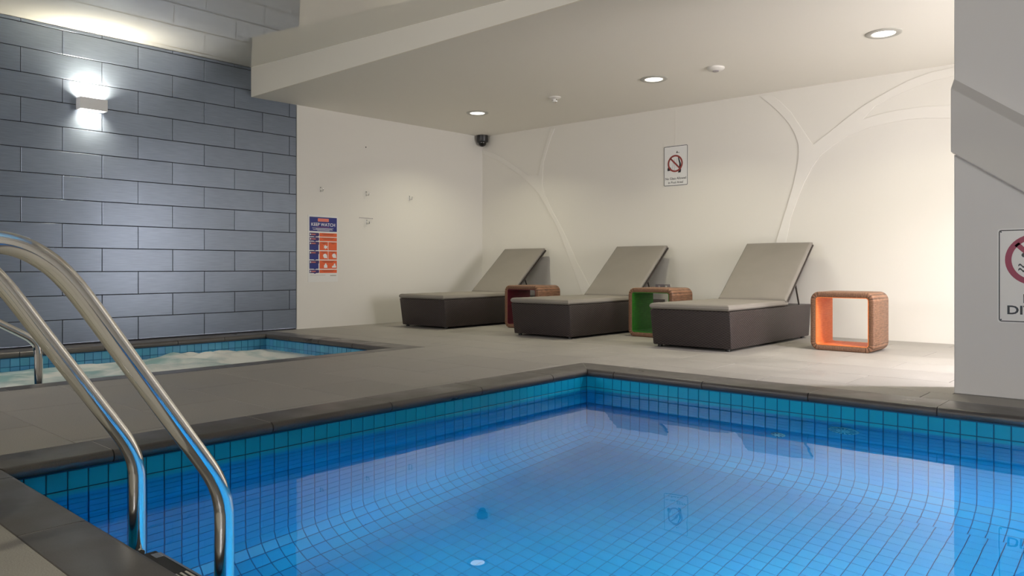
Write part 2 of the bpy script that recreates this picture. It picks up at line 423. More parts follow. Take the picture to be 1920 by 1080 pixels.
# lowered ceiling over the loungers with its vertical front
mb = MB()
c = [(0, 0), (XM, 0), (XM, YB), (0, YB)]
nx, ny = 8, 4
for i in range(nx):
    for j in range(ny):
        q = [(XM * i / nx, YB * j / ny), (XM * (i + 1) / nx, YB * j / ny), (XM * (i + 1) / nx, YB * (j + 1) / ny), (XM * i / nx, YB * (j + 1) / ny)]
        mb.add([(a, b_, soffit(a, b_)) for a, b_ in q], [(0, 1, 2, 3)])
mb.add([(0, 0, 3.3), (XM, 0, 3.3), (XM, YB + .02, 3.3), (0, YB + .02, 3.3)], [(0, 1, 2, 3)])
me = mb.mesh('ceiling')
bm = bmesh.new(); bm.from_mesh(me); bmesh.ops.remove_doubles(bm, verts=bm.verts, dist=1e-5); bm.to_mesh(me); bm.free()
struct(link('ceiling', me, 'ceiling_paint'), 'lowered cream ceiling over the loungers')
mb = MB()
mb.add([(0, YB, soffit(0, YB)), (XM, YB, soffit(XM, YB)), (XM, YB, 3.2), (0, YB, 3.2),
        (0, YB + .02, soffit(0, YB)), (XM, YB + .02, soffit(XM, YB)), (XM, YB + .02, 3.2), (0, YB + .02, 3.2)],
       [(0, 1, 2, 3), (7, 6, 5, 4), (0, 4, 5, 1), (1, 5, 6, 2), (2, 6, 7, 3), (3, 7, 4, 0)])
struct(build('trim_2', mb, 'bulkhead_paint'), 'cream vertical face of the ceiling step')
# glossy higher ceiling
mb = MB()
a0, a1 = gloss_z(-.1), gloss_z(XM + .1)
mb.add([(-.1, YM, a0), (XM + .1, YM, a1), (XM + .1, YB + .01, a1), (-.1, YB + .01, a0),
        (-.1, YM, a0 + .1), (XM + .1, YM, a1 + .1), (XM + .1, YB + .01, a1 + .1), (-.1, YB + .01, a0 + .1)],
       [(0, 1, 2, 3), (7, 6, 5, 4), (0, 4, 5, 1), (1, 5, 6, 2), (2, 6, 7, 3), (3, 7, 4, 0)])
struct(build('ceiling_gloss', mb, 'gloss_ceiling'), 'glossy pale higher ceiling over the water')
# right wall with a glazed opening, wall behind the photographer with openings for two added windows
def wall_with_hole(name, plane, lo, hi, z1, h):
    """h = (a0, a1, zlo, zhi); plane = ('x', value) or ('y', value)"""
    ax, v = plane; mb = MB()
    for a, b_, c_, d_ in ((lo, h[0], -.06, z1), (h[1], hi, -.06, z1), (h[0], h[1], -.06, h[2]), (h[0], h[1], h[3], z1)):
        if b_ - a < 1e-4 or d_ - c_ < 1e-4: continue
        if ax == 'x': mb.box(v, v + .15, a, b_, c_, d_)
        else: mb.box(a, b_, v - .15, v, c_, d_)
    return struct(build(name, mb, 'cream_paint'))
WR = (-2.88, -0.80, 0.05, 2.35); WF = (6.8, 9.3, 0.95, 2.45)
wall_with_hole('wall_right', ('x', XM), YM, 0, 3.3, WR)
WG = (1.0, 3.2, 1.3, 2.5)
wall_with_hole('wall_front', ('y', YM), 5.3, XM, 3.3, WF)
wall_with_hole('wall_front', ('y', YM), 0, 5.3, 3.3, WG)
def window(name, ax, v, h, n):
    root = struct(empty(name, (v, (h[0] + h[1]) / 2, h[2]) if ax == 'x' else ((h[0] + h[1]) / 2, v, h[2])))
    inv = Matrix.Translation(-root.location)
    def bx(nm, a, b_, c_, d_, t0, t1, mat):
        mb = MB()
        if ax == 'x': mb.box(v + t0, v + t1, a, b_, c_, d_)
        else: mb.box(a, b_, v - t1, v - t0, c_, d_)
        mb.v = [tuple(inv @ Vector(p)) for p in mb.v]
        build(nm, mb, mat, root)
    f = .05
    bx('window_frame', h[0], h[1], h[2], h[2] + f, .04, .10, 'window_frame'); bx('window_frame', h[0], h[1], h[3] - f, h[3], .04, .10, 'window_frame')
    for i in range(n + 1):
        a = h[0] + (h[1] - h[0] - f) * i / n
        bx('window_frame', a, a + f, h[2] + f, h[3] - f, .04, .10, 'window_frame')
    for i in range(n):
        a = h[0] + (h[1] - h[0] - f) * i / n
        b_ = h[0] + (h[1] - h[0] - f) * (i + 1) / n
        bx('pane', a + f, b_, h[2] + f, h[3] - f, .068, .074, 'window_glass')
    cx, cz = (h[0] + h[1]) / 2, (h[2] + h[3]) / 2
    if ax == 'x': l = area_light(name + '_portal', (v + .16, cx, cz), (-1, 0, 0), h[1] - h[0], h[3] - h[2], 1, (1, 1, 1))
    else: l = area_light(name + '_portal', (cx, v - .16, cz), (0, 1, 0), h[1] - h[0], h[3] - h[2], 1, (1, 1, 1))
    if ax == 'x': l.data.size, l.data.size_y = h[3] - h[2], h[1] - h[0]
    l.data.cycles.is_portal = True
window('window_1', 'x', XM, WR, 2)
window('fill_window_2', 'y', YM, WF, 2)  # unseen window, added to light the pier and room from the front
window('fill_window_3', 'y', YM, WG, 2)  # second unseen window, added to brighten the left end of the ceiling step

# grey pier at the right with its sloping boxed band
yc = COLB[2]
mb = MB().box(COLB[0], COLB[1], COLB[2], COLB[3], 0, 2.75)
struct(build('wall_pier', mb, 'column_paint', bevel=.004, seg=1), 'grey painted pier standing at the pool edge')
sl = -(1.412 - 1.156) / (7.311 - 6.959)           # slope of the band in the face of the pier
def band(xa): return 1.412 + sl * (xa - 6.959), 1.78 + sl * (xa - 6.959) * 1.05, 1.852 + sl * (xa - 6.959) * 1.05
mb = MB()
x0, x1 = COLB[0] - .001, 8.6
rings = []
for xx in (x0, x1):
    lo, up, top = band(xx)
    rings += [(xx, yc, lo - .01), (xx, yc - .085, lo), (xx, yc - .085, up), (xx, yc, top)]
mb.add(rings, [(0, 1, 2, 3), (7, 6, 5, 4), (0, 4, 5, 1), (1, 5, 6, 2), (2, 6, 7, 3), (3, 7, 4, 0)])
struct(build('trim_3', mb, 'column_gloss', bevel=.004, seg=2), 'glossy grey sloping boxed band across the pier')

# ------------------------------------------------------------------ coping stones
BN = 0.026                                        # bullnose radius, stone thickness 52 mm
def coping_profile(width, n=8):
    """cross section: (offset from outer edge, z)"""
    p = [(0.0, -2 * BN), (0.0, -.002), (.002, 0.0)]
    c0 = width - BN
    for i in range(n + 1):
        a = math.pi / 2 - math.pi * i / n
        p.append((c0 + BN * math.cos(a), -BN + BN * math.sin(a)))
    return p
def coping_stone(parent, p0, p1, inward, width, mit0=0.0, mit1=0.0):
    """stone from p0 to p1 along its outer edge; mit = 1 where the end is mitred"""
    p0, p1, inward = Vector(p0), Vector(p1), Vector(inward)
    d = (p1 - p0).normalized(); prof = coping_profile(width); vs = []; g = .0028
    for p, mt, sg in ((p0, mit0, 1), (p1, mit1, -1)):
        for o, z in prof: vs.append(p + inward * o + d * sg * (o * mt + g) + Vector((0, 0, z)))
    n = len(prof); fs = [tuple(range(n)), tuple(reversed(range(n, 2 * n)))]
    for i in range(n):
        j = (i + 1) % n; fs.append((i, j, j + n, i + n))
    ctr = sum((Vector(v) for v in vs), Vector()) / len(vs)
    me = MB().add([Vector(v) - ctr for v in vs], fs).mesh('coping_stone'); fix(me, 35)
    return link('coping_stone', me, 'coping_stone', parent, ctr)
def coping(name, outer, inner, joints, label):
    """outer / inner = (x0,x1,y0,y1); joints dict side -> list"""
    root = struct(empty(name), label)
    ox0, ox1, oy0, oy1 = outer; ix0, ix1, iy0, iy1 = inner
    mb = MB()                                     # mortar bed seen in the joints
    for r in subtract([(ox0 + .004, ox1 - .004, oy0 + .004, oy1 - .004)], (ix0 - .012, ix1 + .012, iy0 + -.012, iy1 + .012)):
        mb.box(r[0], r[1], r[2], r[3], -.050, -.0012)
    build('mortar', mb, 'coping_joint', root)
    def side(pa, pb, inward, w, wa, wb, js, horiz):
        ks = [pa[0] if horiz else pa[1]] + js + [pb[0] if horiz else pb[1]]
        for i in range(len(ks) - 1):
            q0 = (ks[i], pa[1], 0) if horiz else (pa[0], ks[i], 0)
            q1 = (ks[i + 1], pa[1], 0) if horiz else (pa[0], ks[i + 1], 0)
            coping_stone(root, q0, q1, inward, w, wa / w if i == 0 else 0, wb / w if i == len(ks) - 2 else 0)
    ov = .018                                     # overhang past the tile face
    wl, wr, wn, wf = ix0 + ov - ox0, ox1 - ix1 + ov, iy0 + ov - oy0, oy1 - iy1 + ov
    side((ox0, oy0), (ox0, oy1), (1, 0, 0), wl, wn, wf, joints['left'], False)
    side((ox1, oy0), (ox1, oy1), (-1, 0, 0), wr, wn, wf, joints['right'], False)
    side((ox0, oy0), (ox1, oy0), (0, 1, 0), wn, wl, wr, joints['near'], True)
    side((ox0, oy1), (ox1, oy1), (0, -1, 0), wf, wl, wr, joints['far'], True)
    return root
coping('pool_coping', PC, (PX0, PX1, PY0, PY1),
       {'left': [-7.066, -6.35, -5.625, -4.911, -4.204], 'right': [-6.9, -6.2, -5.5, -4.8, -4.1],
        'far': [4.944, 5.628, 6.311, 6.989, 7.68, 8.37, 8.95], 'near': [4.86, 5.55, 6.24, 6.93, 7.62, 8.31, 8.95]},
       'dark stone bullnose edging around the large pool')
coping('spa_coping', SCP, (SX0, SX1, SY0, SY1),
       {'left': [-6.9, -6.2, -5.5, -4.8, -4.3], 'right': [-6.9, -6.2, -5.5, -4.8, -4.15],
        'far': [.78, 1.33, 1.9], 'near': [.8, 1.4, 2.0]}, 'dark stone bullnose edging around the spa')

# ------------------------------------------------------------------ pool basin and its tiles
PT = 0.0748; RC = 0.238; ZT = -0.055; ZF = -1.4898
def basin_profile():
    """(offset from wall, z) from the top of the wall down and round the cove"""
    p = [(0, ZT + .01), (0, ZF + RC)]
    for i in range(1, 11):
        a = math.pi / 2 * i / 10
        p.append((RC - RC * math.cos(a), ZF + RC - RC * math.sin(a)))
    return p
mb = MB(); prof = basin_profile(); bk = .006
rings = []
for o, z in prof:
    oo = o - bk; zz = z - (bk if o > RC * .5 else 0)
    rings.append([(PX0 + oo, PY0 + oo, zz), (PX1 - oo, PY0 + oo, zz), (PX1 - oo, PY1 - oo, zz), (PX0 + oo, PY1 - oo, zz)])
vs = [p for r in rings for p in r]; fs = []
for i in range(len(rings) - 1):
    for k in range(4): fs.append((i * 4 + k, i * 4 + (k + 1) % 4, i * 4 + 4 + (k + 1) % 4, i * 4 + 4 + k))
L_ = (len(rings) - 1) * 4; fs.append((L_, L_ + 1, L_ + 2, L_ + 3))
me = mb.add(vs, fs).mesh('pool_basin')
basin = struct(link('pool_basin', me, 'grout_pool'), 'blue tiled basin of the large pool')
tile_me = MB().slab(PT - .0045, PT - .0045, .006, .0015).mesh('pool_tile'); fix(tile_me)
tile_me.materials.append(MATS['pool_tile'])
tiles = []       # matrices of all tiles
def frame(o, u, v):
    u, v = Vector(u), Vector(v); w = u.cross(v)
    return Matrix(((u.x, v.x, w.x, o[0]), (u.y, v.y, w.y, o[1]), (u.z, v.z, w.z, o[2]), (0, 0, 0, 1)))
nrow = int((ZT - (ZF + RC)) / PT + .01)
ncove = 5; dA = math.pi / 2 / ncove
def wall_tiles(n_along, pos, along, inward):
    """pos(s) gives the wall point at coordinate s; tiles go down the wall and round the cove"""
    along, inward = Vector(along), Vector(inward)
    for i in range(n_along):
        for r in range(nrow):
            p = pos(i) + Vector((0, 0, ZT - PT * (r + .5)))
            tiles.append(frame(p, along, inward.cross(along)))
        zc = ZT - PT * nrow; extra = zc - (ZF + RC)
        for k in range(ncove):
            a = dA * (k + .5)
            o_, z_ = RC - RC * math.cos(a), ZF + RC - RC * math.sin(a)
            n = inward * math.cos(a) + Vector((0, 0, 1)) * math.sin(a)
            p = pos(i) + inward * o_ + Vector((0, 0, z_))
            if min_wall(p, inward) < o_ - .05: continue
            tiles.append(frame(p, along, n.cross(along)))
def min_wall(p, inward):
    if abs(inward.x) > .5: return min(p.y - PY0, PY1 - p.y)
    return min(p.x - PX0, PX1 - p.x)
ny_ = int((PY1 - PY0) / PT); nx_ = int((PX1 - PX0) / PT)
wall_tiles(ny_, lambda i: Vector((PX0, PY1 - PT * (i + .5), 0)), (0, 1, 0), (1, 0, 0))
wall_tiles(ny_, lambda i: Vector((PX1, PY1 - PT * (i + .5), 0)), (0, -1, 0), (-1, 0, 0))
wall_tiles(nx_, lambda i: Vector((PX0 + PT * (i + .5), PY1, 0)), (-1, 0, 0), (0, -1, 0))
wall_tiles(nx_, lambda i: Vector((PX0 + PT * (i + .5), PY0, 0)), (1, 0, 0), (0, 1, 0))
fx, fy = int((PX1 - PX0 - 2 * RC) / PT), int((PY1 - PY0 - 2 * RC) / PT)
for i in range(fx + 1):
    for j in range(fy + 1):
        tiles.append(frame((PX0 + RC + PT * (i + .5), PY1 - RC - PT * (j + .5), ZF), (1, 0, 0), (0, 1, 0)))
scored = []
for Mx in tiles:
    h_ = PT / 2; ps = [project(Mx @ Vector(q)) for q in ((-h_, -h_, 0), (h_, -h_, 0), (h_, h_, 0), (-h_, h_, 0))]
    ar = 0; nrm = Mx.to_3x3() @ Vector((0, 0, 1)); ctr = Mx.translation
    if None not in ps and nrm.dot(CAM - ctr) > 0:
        cx_ = sum(p[0] for p in ps) / 4; cy_ = sum(p[1] for p in ps) / 4
        if 0 < cx_ < 1920 and 0 < cy_ < 1080:
            ar = abs(sum(ps[i][0] * ps[(i + 1) % 4][1] - ps[(i + 1) % 4][0] * ps[i][1] for i in range(4))) / 2
            if ctr.z > -.14: ar += 1e5       # the dry row under the coping always counts
    scored.append((ar, Mx))
scored.sort(key=lambda t: -t[0])
for ar, Mx in scored[:300]: link('tile', tile_me, None, basin, M=Mx)
mb = MB()
for ar, Mx in scored[300:]: mb.slab(PT - .0045, PT - .0045, .006, .0015, Mx)
o = build('tile_field', mb, 'pool_tile', basin); o['kind'] = 'stuff'
# water
ZW = -0.150
mb = MB(); mb.add([(PX0, PY0, ZW), (PX1, PY0, ZW), (PX1, PY1, ZW), (PX0, PY1, ZW)], [(0, 1, 2, 3)])
tag(link('pool_water', mb.mesh('pool_water'), 'pool_water'), 'still clear blue water filling the large tiled pool', 'water', kind='stuff')
# fittings in the far pool wall
def inlet(x, z, r, slots, label):
    root = tag(empty('pool_inlet', (x, PY1, z)), label, 'pool fitting', 'round fittings in the far pool wall')
    R = Matrix.Rotation(math.pi / 2, 4, 'X')
    build('cover', MB().lathe([(r, 0), (r, .006), (r * .85, .014), (r * .3, .018), (0, .018)], 28, R), 'white_plastic', root, 40)
    for i in range(slots):
        a = 2 * math.pi * i / slots
        mb = MB().box(-.0035, .0035, r * .45, r * .85, .012, .0185)
        mb.v = [tuple(R @ (Matrix.Rotation(a, 4, 'Z') @ Vector(p))) for p in mb.v]
        build('slot', mb, 'grout_pool', root)
inlet(6.128, -.692, .045, 8, 'small round white inlet low in the far pool wall under water')
inlet(6.511, -.353, .085, 16, 'larger slotted round white inlet near the waterline of far pool wall')
# underwater lamps let into the near and right pool walls
def pool_lamp(loc, d, label):
    root = tag(empty('pool_lamp', loc), label, 'pool light', 'underwater pool lights')
    Q = Vector(d).to_track_quat('Z', 'Y').to_matrix().to_4x4()
    build('rim', MB().lathe([(.14, 0), (.14, .012), (.12, .02), (.105, .02), (.105, .004)], 32, Q), 'steel', root, 40)
    build('lens', MB().lathe([(.104, .003), (.104, .012), (0, .014)], 32, Q), 'pool_lamp_glow', root, 40)
    area_light('pool_lamp_light', Vector(d) * .03, Vector(d) + Vector((0, 0, -1.25)), .2, .2, POOL_W, POOL_C, root, 'DISK', 105)
pool_lamp((6.5, PY0, -.36), (0, 1, 0), 'round underwater lamp in near pool wall closer to the ladder')
pool_lamp((8.1, PY0, -.36), (0, 1, 0), 'round underwater lamp in near pool wall closest to right end')
pool_lamp((PX1, -6.3, -.36), (-1, 0, 0), 'round underwater lamp in right pool wall closer to the ladder side')
pool_lamp((PX1, -4.8, -.36), (-1, 0, 0), 'round underwater lamp in right pool wall near the grey pier')

# ------------------------------------------------------------------ spa
mb = MB(); z0 = -.85
vs = [(SX0 - bk, SY0 - bk, ZT + .01), (SX1 + bk, SY0 - bk, ZT + .01), (SX1 + bk, SY1 + bk, ZT + .01), (SX0 - bk, SY1 + bk, ZT + .01)]
vs += [(x_, y_, z0) for x_, y_, _ in vs]
me = mb.add(vs, [(0, 1, 5, 4), (1, 2, 6, 5), (2, 3, 7, 6), (3, 0, 4, 7), (4, 5, 6, 7)]).mesh('spa_basin')
spa = struct(link('spa_basin', me, 'grout_pool'), 'blue tiled basin of the bubbling spa')
spa_me = MB().slab(PT - .0045, PT - .0045, .006, .0015).mesh('spa_tile'); fix(spa_me); spa_me.materials.append(MATS['spa_tile'])
for r in range(2):
    z = ZT - PT * (r + .5)
    for i in range(int((SY1 - SY0) / PT)):
        y_ = SY1 - PT * (i + .5)
        link('tile', spa_me, None, spa, M=frame((SX0, y_, z), (0, 1, 0), (0, 0, 1)))
    for i in range(int((SX1 - SX0) / PT)):
        x_ = SX0 + PT * (i + .5)
        link('tile', spa_me, None, spa, M=frame((x_, SY1, z), (-1, 0, 0), (0, 0, 1)))
def hf(x_, y_):
    h_ = 0
    for s_, a_ in ((1.7, .030), (4.0, .022), (9.0, .009)):
        h_ += a_ * noise.noise(Vector((x_ * s_ + 3.1, y_ * s_ - 1.7, s_)))
    # boiling mounds over the jets
    for cx_, cy_, r_, a_ in ((.75, -4.25, .28, .06), (.8, -4.95, .40, .07), (1.7, -4.3, .35, .035), (1.3, -5.8, .5, .05), (.9, -6.7, .35, .04), (1.9, -6.4, .4, .03)):
        h_ += a_ * math.exp(-((x_ - cx_) ** 2 + (y_ - cy_) ** 2) / r_ ** 2) * (1 + .8 * noise.noise(Vector((x_ * 6, y_ * 6, 4.2))))
    return h_
gx, gy = 70, 110; vs = []; fs = []
for i in range(gx + 1):
    for j in range(gy + 1):
        x_ = SX0 + (SX1 - SX0) * i / gx; y_ = SY0 + (SY1 - SY0) * j / gy
        ed = min(x_ - SX0, SX1 - x_, y_ - SY0, SY1 - y_); ed = min(1, ed / .12)
        vs.append((x_, y_, -.168 + hf(x_, y_) * ed))
for i in range(gx):
    for j in range(gy):
        a = i * (gy + 1) + j; fs.append((a, a + gy + 1, a + gy + 2, a + 1))
me = MB().add(vs, fs).mesh('spa_water'); fix(me, 180)
tag(link('spa_water', me, 'foam'), 'churning white foamy water in the spa', 'water', kind='stuff')

# ------------------------------------------------------------------ steel ladder at the near pool edge
def smooth_path(pts, n=6):
    pts = [Vector(p) for p in pts]; out = []
    P = [pts[0] * 2 - pts[1]] + pts + [pts[-1] * 2 - pts[-2]]
    for i in range(1, len(P) - 2):
        for k in range(n):
            t = k / n; a, b_, c_, d_ = P[i - 1], P[i], P[i + 1], P[i + 2]
            out.append(.5 * (2 * b_ + (c_ - a) * t + (2 * a - 5 * b_ + 4 * c_ - d_) * t * t + (3 * b_ - a - 3 * c_ + d_) * t ** 3))
    out.append(pts[-1]); return out
LX = (5.644, 6.164); LY0 = -7.35
lad = tag(empty('pool_ladder', ((LX[0] + LX[1]) / 2, LY0, 0)), 'polished steel pool ladder with two curved handrails at near edge', 'ladder')
RAIL = [(-7.35, -1.10), (-7.35, -.6), (-7.35, -.1), (-7.35, .10), (-7.353, .15), (-7.363, .19), (-7.382, .232), (-7.41, .277), (-7.46, .352),
        (-7.53, .457), (-7.60, .563), (-7.665, .662), (-7.70, .710), (-7.738, .750), (-7.785, .780), (-7.835, .792), (-7.885, .783), (-7.93, .752),
        (-7.96, .70), (-7.975, .63), (-7.98, .5), (-7.98, .3), (-7.98, .0)]
for lx in LX:
    x_ = lx - lad.location.x
    pts = smooth_path([(x_, a - LY0, b_) for a, b_ in RAIL])
    r = build('handrail', MB().tube(pts, .0235, 28), 'steel', lad, 60)
    build('flange', MB().lathe([(.06, 0), (.06, .004), (.05, .014), (.03, .02), (.024, .02)], 28, Matrix.Translation((x_, -7.98 - LY0, 0))), 'steel', r, 40)
for zz in (-.10, -.38, -.66, -.94):
    st = build('step', MB().box(-.235, .235, -.055, .045, zz - .03, zz), 'black_rubber', lad, bevel=.006)
    build('step_rim', MB().box(-.20, .20, .036, .043, zz, zz + .003), 'steel', st)
    build('step_plate', MB().box(-.205, -.165, .015, .036, zz, zz + .002), 'steel', st)
    for i in range(5):
        build('grip_strip', MB().box(-.01, .20, .026 - i * .014, .031 - i * .014, zz, zz + .0025), 'white_plastic', st)
for lx in LX:
    x_ = lx - lad.location.x
    for zz in (-.115,):
        build('step_bolt', MB().tube([(x_ + (-.03 if lx == LX[1] else .03), .0, zz + .02), (x_, 0, zz + .02)], .010, 12), 'chrome', lad, 40)
# spa handrail
sr = tag(empty('spa_handrail', (2.36, -6.65, -.5)), 'bent steel grab rail standing in the spa', 'handrail')
pts = smooth_path([(2.36, -6.65, -.6), (2.36, -6.65, -.2), (2.36, -6.65, .12), (2.36, -6.652, .19), (2.36, -6.662, .235), (2.36, -6.69, .272), (2.36, -6.73, .303), (2.36, -6.86, .385), (2.36, -7.2, .60), (2.36, -7.40, .70), (2.36, -7.55, .70), (2.36, -7.66, .62), (2.36, -7.70, .45), (2.36, -7.70, .0)])
ps = [p - sr.location for p in pts]
rr = build('rail', MB().tube(ps, .025, 24), 'steel', sr, 60)
build('flange', MB().lathe([(.06, 0), (.06, .004), (.045, .014), (.027, .02)], 28, Matrix.Translation(Vector((2.36, -7.70, 0)) - sr.location)), 'steel', rr, 40)

# ------------------------------------------------------------------ loungers
def cushion_mesh(w, l, t, seed, wr=.004, r=.03):
    nx, ny = 26, 44; vs = []; fs = []
    def edge(d): return math.sqrt(max(0, 1 - (1 - min(1, d / r)) ** 2))
    us = [0, .06, .14, .25, .4, .6, .8, 1.0]
    def coords(n, L):
        a = [q * r for q in us]; k = n - 2 * len(a)
        mid = [r + (L - 2 * r) * (i + 1) / (k + 1) for i in range(k)]
        return a + mid + [L - q for q in reversed(a)]
    X, Y = coords(nx, w), coords(ny, l)
    for top in (1, 0):
        for x_ in X:
            for y_ in Y:
                e = min(edge(min(x_, w - x_)), edge(min(y_, l - y_)))
                q = t * .5 + (t * .5 * e if top else -t * .5 * e)
                if top:
                    q += .008 * math.sin(math.pi * x_ / w) * math.sin(math.pi * y_ / l) ** .5 * e
                    q += wr * e * noise.noise(Vector((x_ * 2.2 + seed, y_ * 14, seed))) * (.35 + math.exp(-y_ / .25))
                vs.append((x_ - w / 2, y_, q))
    n = len(X) * len(Y); m_ = len(Y)
    for tp in (0, 1):
        for i in range(len(X) - 1):
            for j in range(m_ - 1):
                a = tp * n + i * m_ + j
                f = (a, a + m_, a + m_ + 1, a + 1); fs.append(f if tp == 0 else tuple(reversed(f)))
    for i in range(len(X) - 1):
        for j in (0, m_ - 1):
            a = i * m_ + j; fs.append((a, a + m_, a + m_ + n, a + n))
    for j in range(m_ - 1):
        for i in (0, len(X) - 1):
            a = i * m_ + j; fs.append((a, a + 1, a + 1 + n, a + n))
    return MB().add(vs, fs)
HB = .355
def make_lounger(loc, rz, label, seed):
    W, L = .80, 1.93
    root = tag(empty('sun_lounger', loc, rz), label, 'sun lounger', 'wicker sun loungers along the back wall')
    # woven base: front and back lean inwards towards the floor
    mb = MB(); w = W / 2; y0, y1 = -L / 2, L / 2; zb = .022
    mb.add([(-w + .012, y0 + .042, zb), (w - .006, y0 + .042, zb), (w - .006, y1 - .04, zb), (-w + .012, y1 - .04, zb), (-w, y0, HB), (w, y0, HB), (w, y1, HB), (-w, y1, HB)],
           [(3, 2, 1, 0), (4, 5, 6, 7), (0, 1, 5, 4), (1, 2, 6, 5), (2, 3, 7, 6), (3, 0, 4, 7)])
    build('base', mb, 'wicker', root, 40, bevel=.009, seg=3)
    for sx in (-1, 1):
        for sy in (-1, 1):
            build('foot', MB().lathe([(.022, 0), (.022, .03)], 12, Matrix.Translation((sx * (w - .06), sy * (L / 2 - .09), 0))), 'black_plastic', root, 40)
    yh = .345                                    # hinge
    me = cushion_mesh(W - .006, yh - y0 + .02, .055, seed, .0035)
    me.v = [(a, y0 - .012 + b_, HB + .001 + c_) for a, b_, c_ in me.v]
    build('seat_cushion', me, 'cushion', root, 180)
    # backrest: frame with slats, cushion on it, struts
    ang = math.radians(40.0); R = Matrix.Translation((0, yh - .015, HB + .006)) @ Matrix.Rotation(ang, 4, 'X')
    LB = .955
    mb = MB(); mb.box(-w + .065, w - .005, 0, LB, 0.0, .022)
    mb.v = [tuple(R @ Vector(p)) for p in mb.v]
    build('backrest_frame', mb, 'wicker_frame', root, 40, bevel=.005)
    me = cushion_mesh(W - .068, LB - .012, .050, seed + 5.5, .0075)
    me.v = [tuple(R @ Vector((a + .032, b_, c_ + .023))) for a, b_, c_ in me.v]
    build('back_cushion', me, 'cushion', root, 180)
    for sx in (-1, 1):
        p = R @ Vector((sx * (w - .035) if sx > 0 else -w + .095, LB * .38, -.002))
        build('strut', MB().tube([p, (p.x, p.y + .115, HB - .01)], .0085, 12), 'wicker_frame', root, 40)
    return root
make_lounger((4.627, -1.165, 0), 0.0, 'brown wicker lounger with grey cushion between green-lined and orange-lined tables', 1.3)
make_lounger((2.868, -1.150, 0), 0.0, 'brown wicker lounger with grey cushion between red-lined and green-lined tables', 4.1)
make_lounger((0.945, -1.130, 0), math.radians(1.6), 'brown wicker lounger with grey cushion nearest the corner and white wall', 7.7)

# ------------------------------------------------------------------ side tables
def rounded(w, h, r, n=7):
    pts = []
    for cx_, cy_, a0 in ((w / 2 - r, r, -90), (w / 2 - r, h - r, 0), (-w / 2 + r, h - r, 90), (-w / 2 + r, r, 180)):
        for i in range(n + 1):
            a = math.radians(a0 + 90 * i / n); pts.append((cx_ + r * math.cos(a), cy_ + r * math.sin(a)))
    return pts
def strip_mesh(name, loops, closed=True):
    """loops: list of equal-length closed 3D loops joined in sequence, with UV u = length along the loop, v = across"""
    n = len(loops[0]); bm = bmesh.new(); uvl = bm.loops.layers.uv.new('UVMap')
    V = [[bm.verts.new(p) for p in lp] for lp in loops]
    ln = [0.0]
    for i in range(n): ln.append(ln[-1] + (Vector(loops[0][(i + 1) % n]) - Vector(loops[0][i])).length)
    for k in range(len(loops) - 1):
        for i in range(n):
            j = (i + 1) % n
            f = bm.faces.new((V[k][i], V[k][j], V[k + 1][j], V[k + 1][i]))
            for lp, uv in zip(f.loops, ((ln[i], k * .1), (ln[i + 1], k * .1), (ln[i + 1], k * .1 + .1), (ln[i], k * .1 + .1))): lp[uvl].uv = uv
    me = bpy.data.meshes.new(name); bmesh.ops.recalc_face_normals(bm, faces=bm.faces); bm.to_mesh(me); bm.free()
    me.polygons.foreach_set('use_smooth', [True] * len(me.polygons)); me.set_sharp_from_angle(angle=math.radians(50))
    return me
def make_table(loc, lining, label, rz=0.0):
    Wt, Ht, Dt, T, R_ = .545, .525, .43, .050, .075
    root = tag(empty('side_table', loc, rz), label, 'side table', 'hollow woven cube side tables')
    def lp(w, h, r, y_, dz): return [(a, y_, b_ + dz) for a, b_ in rounded(w, h, r)]
    d = Dt / 2; e = .012
    O = lambda s, y_: lp(Wt - 2 * s, Ht - 2 * s, R_ - s, y_, s)
    I = lambda s, y_: lp(Wt - 2 * T + 2 * s, Ht - 2 * T + 2 * s, .022 + s, y_, T - s)
    link('frame', strip_mesh('frame', [I(0, -d + .006), I(.006, -d), O(e, -d), O(e * .3, -d + e * .3), O(0, -d + e), O(0, d - e), O(e * .3, d - e * .3), O(e, d), I(.006, d), I(0, d - .006)]), 'brown_strand', root)
    link('lining', strip_mesh('lining', [I(-.004, -d + .001), I(-.004, d - .001), I(.002, d - .001), I(.002, -d + .001), I(-.004, -d + .001)]), lining, root)
    return root
make_table((5.7205, -1.17, 0), 'orange_strand', 'hollow brown woven side table lined in bright orange')
make_table((3.752, -1.125, 0), 'green_strand', 'hollow brown woven side table lined in green')
make_table((1.962, -1.145, 0), 'red_strand', 'hollow brown woven side table lined in dark red')

# ------------------------------------------------------------------ ceiling fittings
def downlight(x, y, label, z=None, power=None, color=None):
    z = soffit(x, y) if z is None else z
    root = tag(empty('downlight', (x, y, z)), label, 'ceiling light', 'recessed ceiling downlights')
    build('trim_ring', MB().lathe([(.142, 0), (.142, -.004), (.132, -.010), (.100, -.010), (.092, -.002), (.092, 0)], 40), 'trim_grey', root, 40)
    build('lens', MB().lathe([(.0915, -.001), (.0915, -.006), (.05, -.012), (0, -.014)], 40), 'lamp_glow', root, 60)
    area_light('downlight_light', (0, 0, -.018), (0, 0, -1), .17, .17, power or DOWN_W, color or DOWN_C, root, 'DISK', 130)
downlight(1.251, -1.391, 'lit round downlight nearest the dark dome camera in the corner')
downlight(3.844, -1.415, 'lit round downlight in front of the wall sign about glass')
downlight(6.094, -1.484, 'lit round downlight above the orange-lined side table')
downlight(8.45, -1.35, 'lit round downlight behind the grey pier')
downlight(7.75, -2.35, 'cool white round downlight added behind the grey pier to brighten the floor', power=78, color=(1.0, 0.93, 1.0))  # out-of-view lamp, added to brighten the floor beside the pier
downlight(5.8, -9.45, 'lit round downlight in glossy ceiling over the near deck by the ladder', gloss_z(5.8) - .004, 20)
